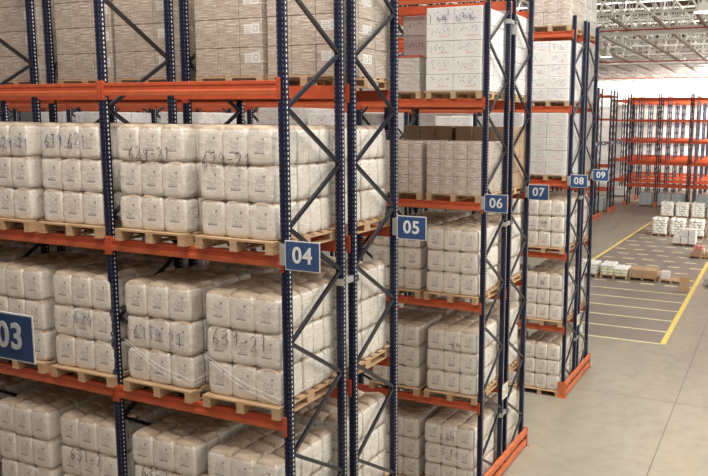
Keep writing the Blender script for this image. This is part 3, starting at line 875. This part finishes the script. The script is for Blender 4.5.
# ------------------------------------------------------------------ roof structure
Y0, Y1 = 27.0, 74.6
def joist(x, seed):
    m = MB(); zb, zt = 11.0, 12.55
    m.box(x-.06, x+.06, Y0, Y1, zb-.06, zb+.05, 0); m.box(x-.05, x+.05, Y0, Y1, zt-.05, zt+.05, 1)
    y = Y0; k = 0; st = 1.15
    while y < Y1-st:
        a = (x, y, zb if k % 2 == 0 else zt); b = (x, y+st, zt if k % 2 == 0 else zb)
        m.bar(a, b, .045, .045, 1)
        if k % 2 == 0: m.bar((x, y, zb), (x, y, zt), .04, .04, 1)
        y += st; k += 1
    return m.mesh('roof_joist', [M_CHORD, M_TRUSS])
for i in range(15):
    x = -17.9+i*1.72
    tag(obj('roof_joist', joist(x, i)), 'pale lattice roof joist with a dark bottom bar running away from the camera', 'roof joist', 'roof joists running to the far wall')
def xtruss(y):
    m = MB(); zb, zt = 11.35, 12.7; x0, x1 = -24, 10
    m.box(x0, x1, y-.05, y+.05, zb-.05, zb+.05); m.box(x0, x1, y-.05, y+.05, zt-.05, zt+.05)
    x = x0; k = 0
    while x < x1-.83:
        m.bar((x, y, zb if k % 2 == 0 else zt), (x+.83, y, zt if k % 2 == 0 else zb), .035, .035); x += .83; k += 1
    return m.mesh('roof_truss', M_TRUSS)
for i, y in enumerate((28.2, 30.6, 33.6, 36.6, 39.6, 42.6, 45.6, 48.6, 51.6, 54.6, 58, 61, 64, 67, 70, 73)):
    tag(obj('roof_truss', xtruss(y)), 'off-white lattice truss spanning the roof from left to right', 'roof truss', 'cross trusses of the roof')
JX = [-17.9+1.72*i for i in range(15)]
for i, (y, rr, rw) in enumerate(((30.9, .035, .09), (49.4, .035, .05), (69.3, .04, .03))):
    w_ = ('nearest', 'middle', 'farthest')[i]
    m = MB(); m.tube([(-24, y, 10.80), (9, y, 10.80)], rw, 12)
    for x in JX: m.tube([(x, y, 10.80), (x, y, 10.945)], .015, 6)
    tag(obj('white_pipe', m.mesh('white_pipe', M_PIPEW)), f'white pipe hung under the roof, {w_} of three', 'pipe')
    yr = y-(.75, 1.0, 1.5)[i]
    m = MB(); m.tube([(-24, yr, 10.86), (9, yr, 10.86)], rr, 10)
    for x in JX: m.tube([(x, yr, 10.86), (x, yr, 10.945)], .012, 6)
    tag(obj('sprinkler_pipe', m.mesh('sprinkler_pipe', M_PIPER)), f'dark red sprinkler pipe hung under the roof, {w_} of three', 'pipe')
def high_bay(x, y, z, label):
    r = empty('high_bay_lamp', (x, y, z), label, 'lamp', 'high bay lamps')
    m = MB(); n = 20; pr = [(.06, .42), (.10, .36), (.16, .30), (.30, .10), (.34, 0)]
    vs = [(q*math.cos(t*2*math.pi/n), q*math.sin(t*2*math.pi/n), h) for q, h in pr for t in range(n)]
    m.add(vs, [(i*n+t, i*n+(t+1) % n, (i+1)*n+(t+1) % n, (i+1)*n+t)[::-1] for i in range(len(pr)-1) for t in range(n)])
    obj('lamp_shade', m.mesh('lamp_shade', M_LAMP, True), r)
    m = MB(); m.tube([(0, 0, .005), (0, 0, .03)], .30, 20); obj('lamp_lens', m.mesh('lamp_lens', M_GLOW), r)
    m = MB(); m.tube([(0, 0, .40), (0, 0, 2.5)], .02, 6); m.tube([(0, 0, .38), (0, 0, .62)], .09, 10); obj('hanger', m.mesh('hanger', M_LAMP), r)
high_bay(1.66, 22.7, 10.5, 'bell-shaped lamp with glowing lens at the top right corner')
high_bay(-5.32, 39.8, 10.5, 'distant bell-shaped lamp beside the top of rack 09')

# ------------------------------------------------------------------ light
w = bpy.data.worlds.new('World'); SC.world = w; w.use_nodes = True
nt = w.node_tree; bg = nt.nodes['Background']
tc = nt.nodes.new('ShaderNodeTexCoord'); sp = nt.nodes.new('ShaderNodeSeparateXYZ'); nt.links.new(tc.outputs['Generated'], sp.inputs[0])
mr = nt.nodes.new('ShaderNodeMapRange'); nt.links.new(sp.outputs[2], mr.inputs[0]); mr.inputs[1].default_value = -.05; mr.inputs[2].default_value = .75; mr.inputs[3].default_value = .01; mr.inputs[4].default_value = .74
bg.inputs[0].default_value = (1, .955, .89, 1); nt.links.new(mr.outputs[0], bg.inputs[1])
def area(name, loc, target, sx, sy, power, col=(1, .95, .87)):
    l = bpy.data.lights.new(name, 'AREA'); l.shape = 'RECTANGLE'; l.size = sx; l.size_y = sy; l.energy = power; l.color = col
    o = bpy.data.objects.new(name, l); COL.objects.link(o); o.location = loc
    o.rotation_euler = (Vector(target)-Vector(loc)).to_track_quat('-Z', 'Y').to_euler(); return o
area('aisle_light', (1.0, -2.5, 12.5), (-2.0, -1.2, 4.5), 4, 1.5, 520)
area('main_aisle_light', (7, 8, 12.5), (0, 8, 2), 6, 20, 2300)
area('far_light', (9, 38, 10.8), (-3, 44, 0), 8, 26, 4500)
area('far_wall_fill', (9.5, 60, 9.5), (-7, 75, 6), 5, 3, 7000).data.spread = math.radians(95)  # off-frame fill added to brighten the far wall, no fixture

# ------------------------------------------------------------------ camera
cam = bpy.data.cameras.new('camera'); co = bpy.data.objects.new('camera', cam); COL.objects.link(co)
yaw, pit, rol = -.422, .14, .009
f = Vector((math.sin(yaw)*math.cos(pit), math.cos(yaw)*math.cos(pit), -math.sin(pit)))
r = Vector((math.cos(yaw), -math.sin(yaw), 0)); u = r.cross(f)
r2 = r*math.cos(rol)+u*math.sin(rol); u2 = -r*math.sin(rol)+u*math.cos(rol)
co.matrix_world = Matrix(((r2.x, u2.x, -f.x, 4.501), (r2.y, u2.y, -f.y, -6.334), (r2.z, u2.z, -f.z, 6.591), (0, 0, 0, 1)))
cam.sensor_width = 36; cam.lens = 765.127/708*36; cam.shift_x = -.11594; cam.shift_y = -.01085; cam.clip_end = 300; cam.clip_start = .05
SC.camera = co
vs = SC.view_settings
SC.display_settings.display_device = 'sRGB'
vs.view_transform = 'Standard'; vs.look = 'None'; vs.exposure = 0.36; vs.gamma = 1; vs.use_curve_mapping = False
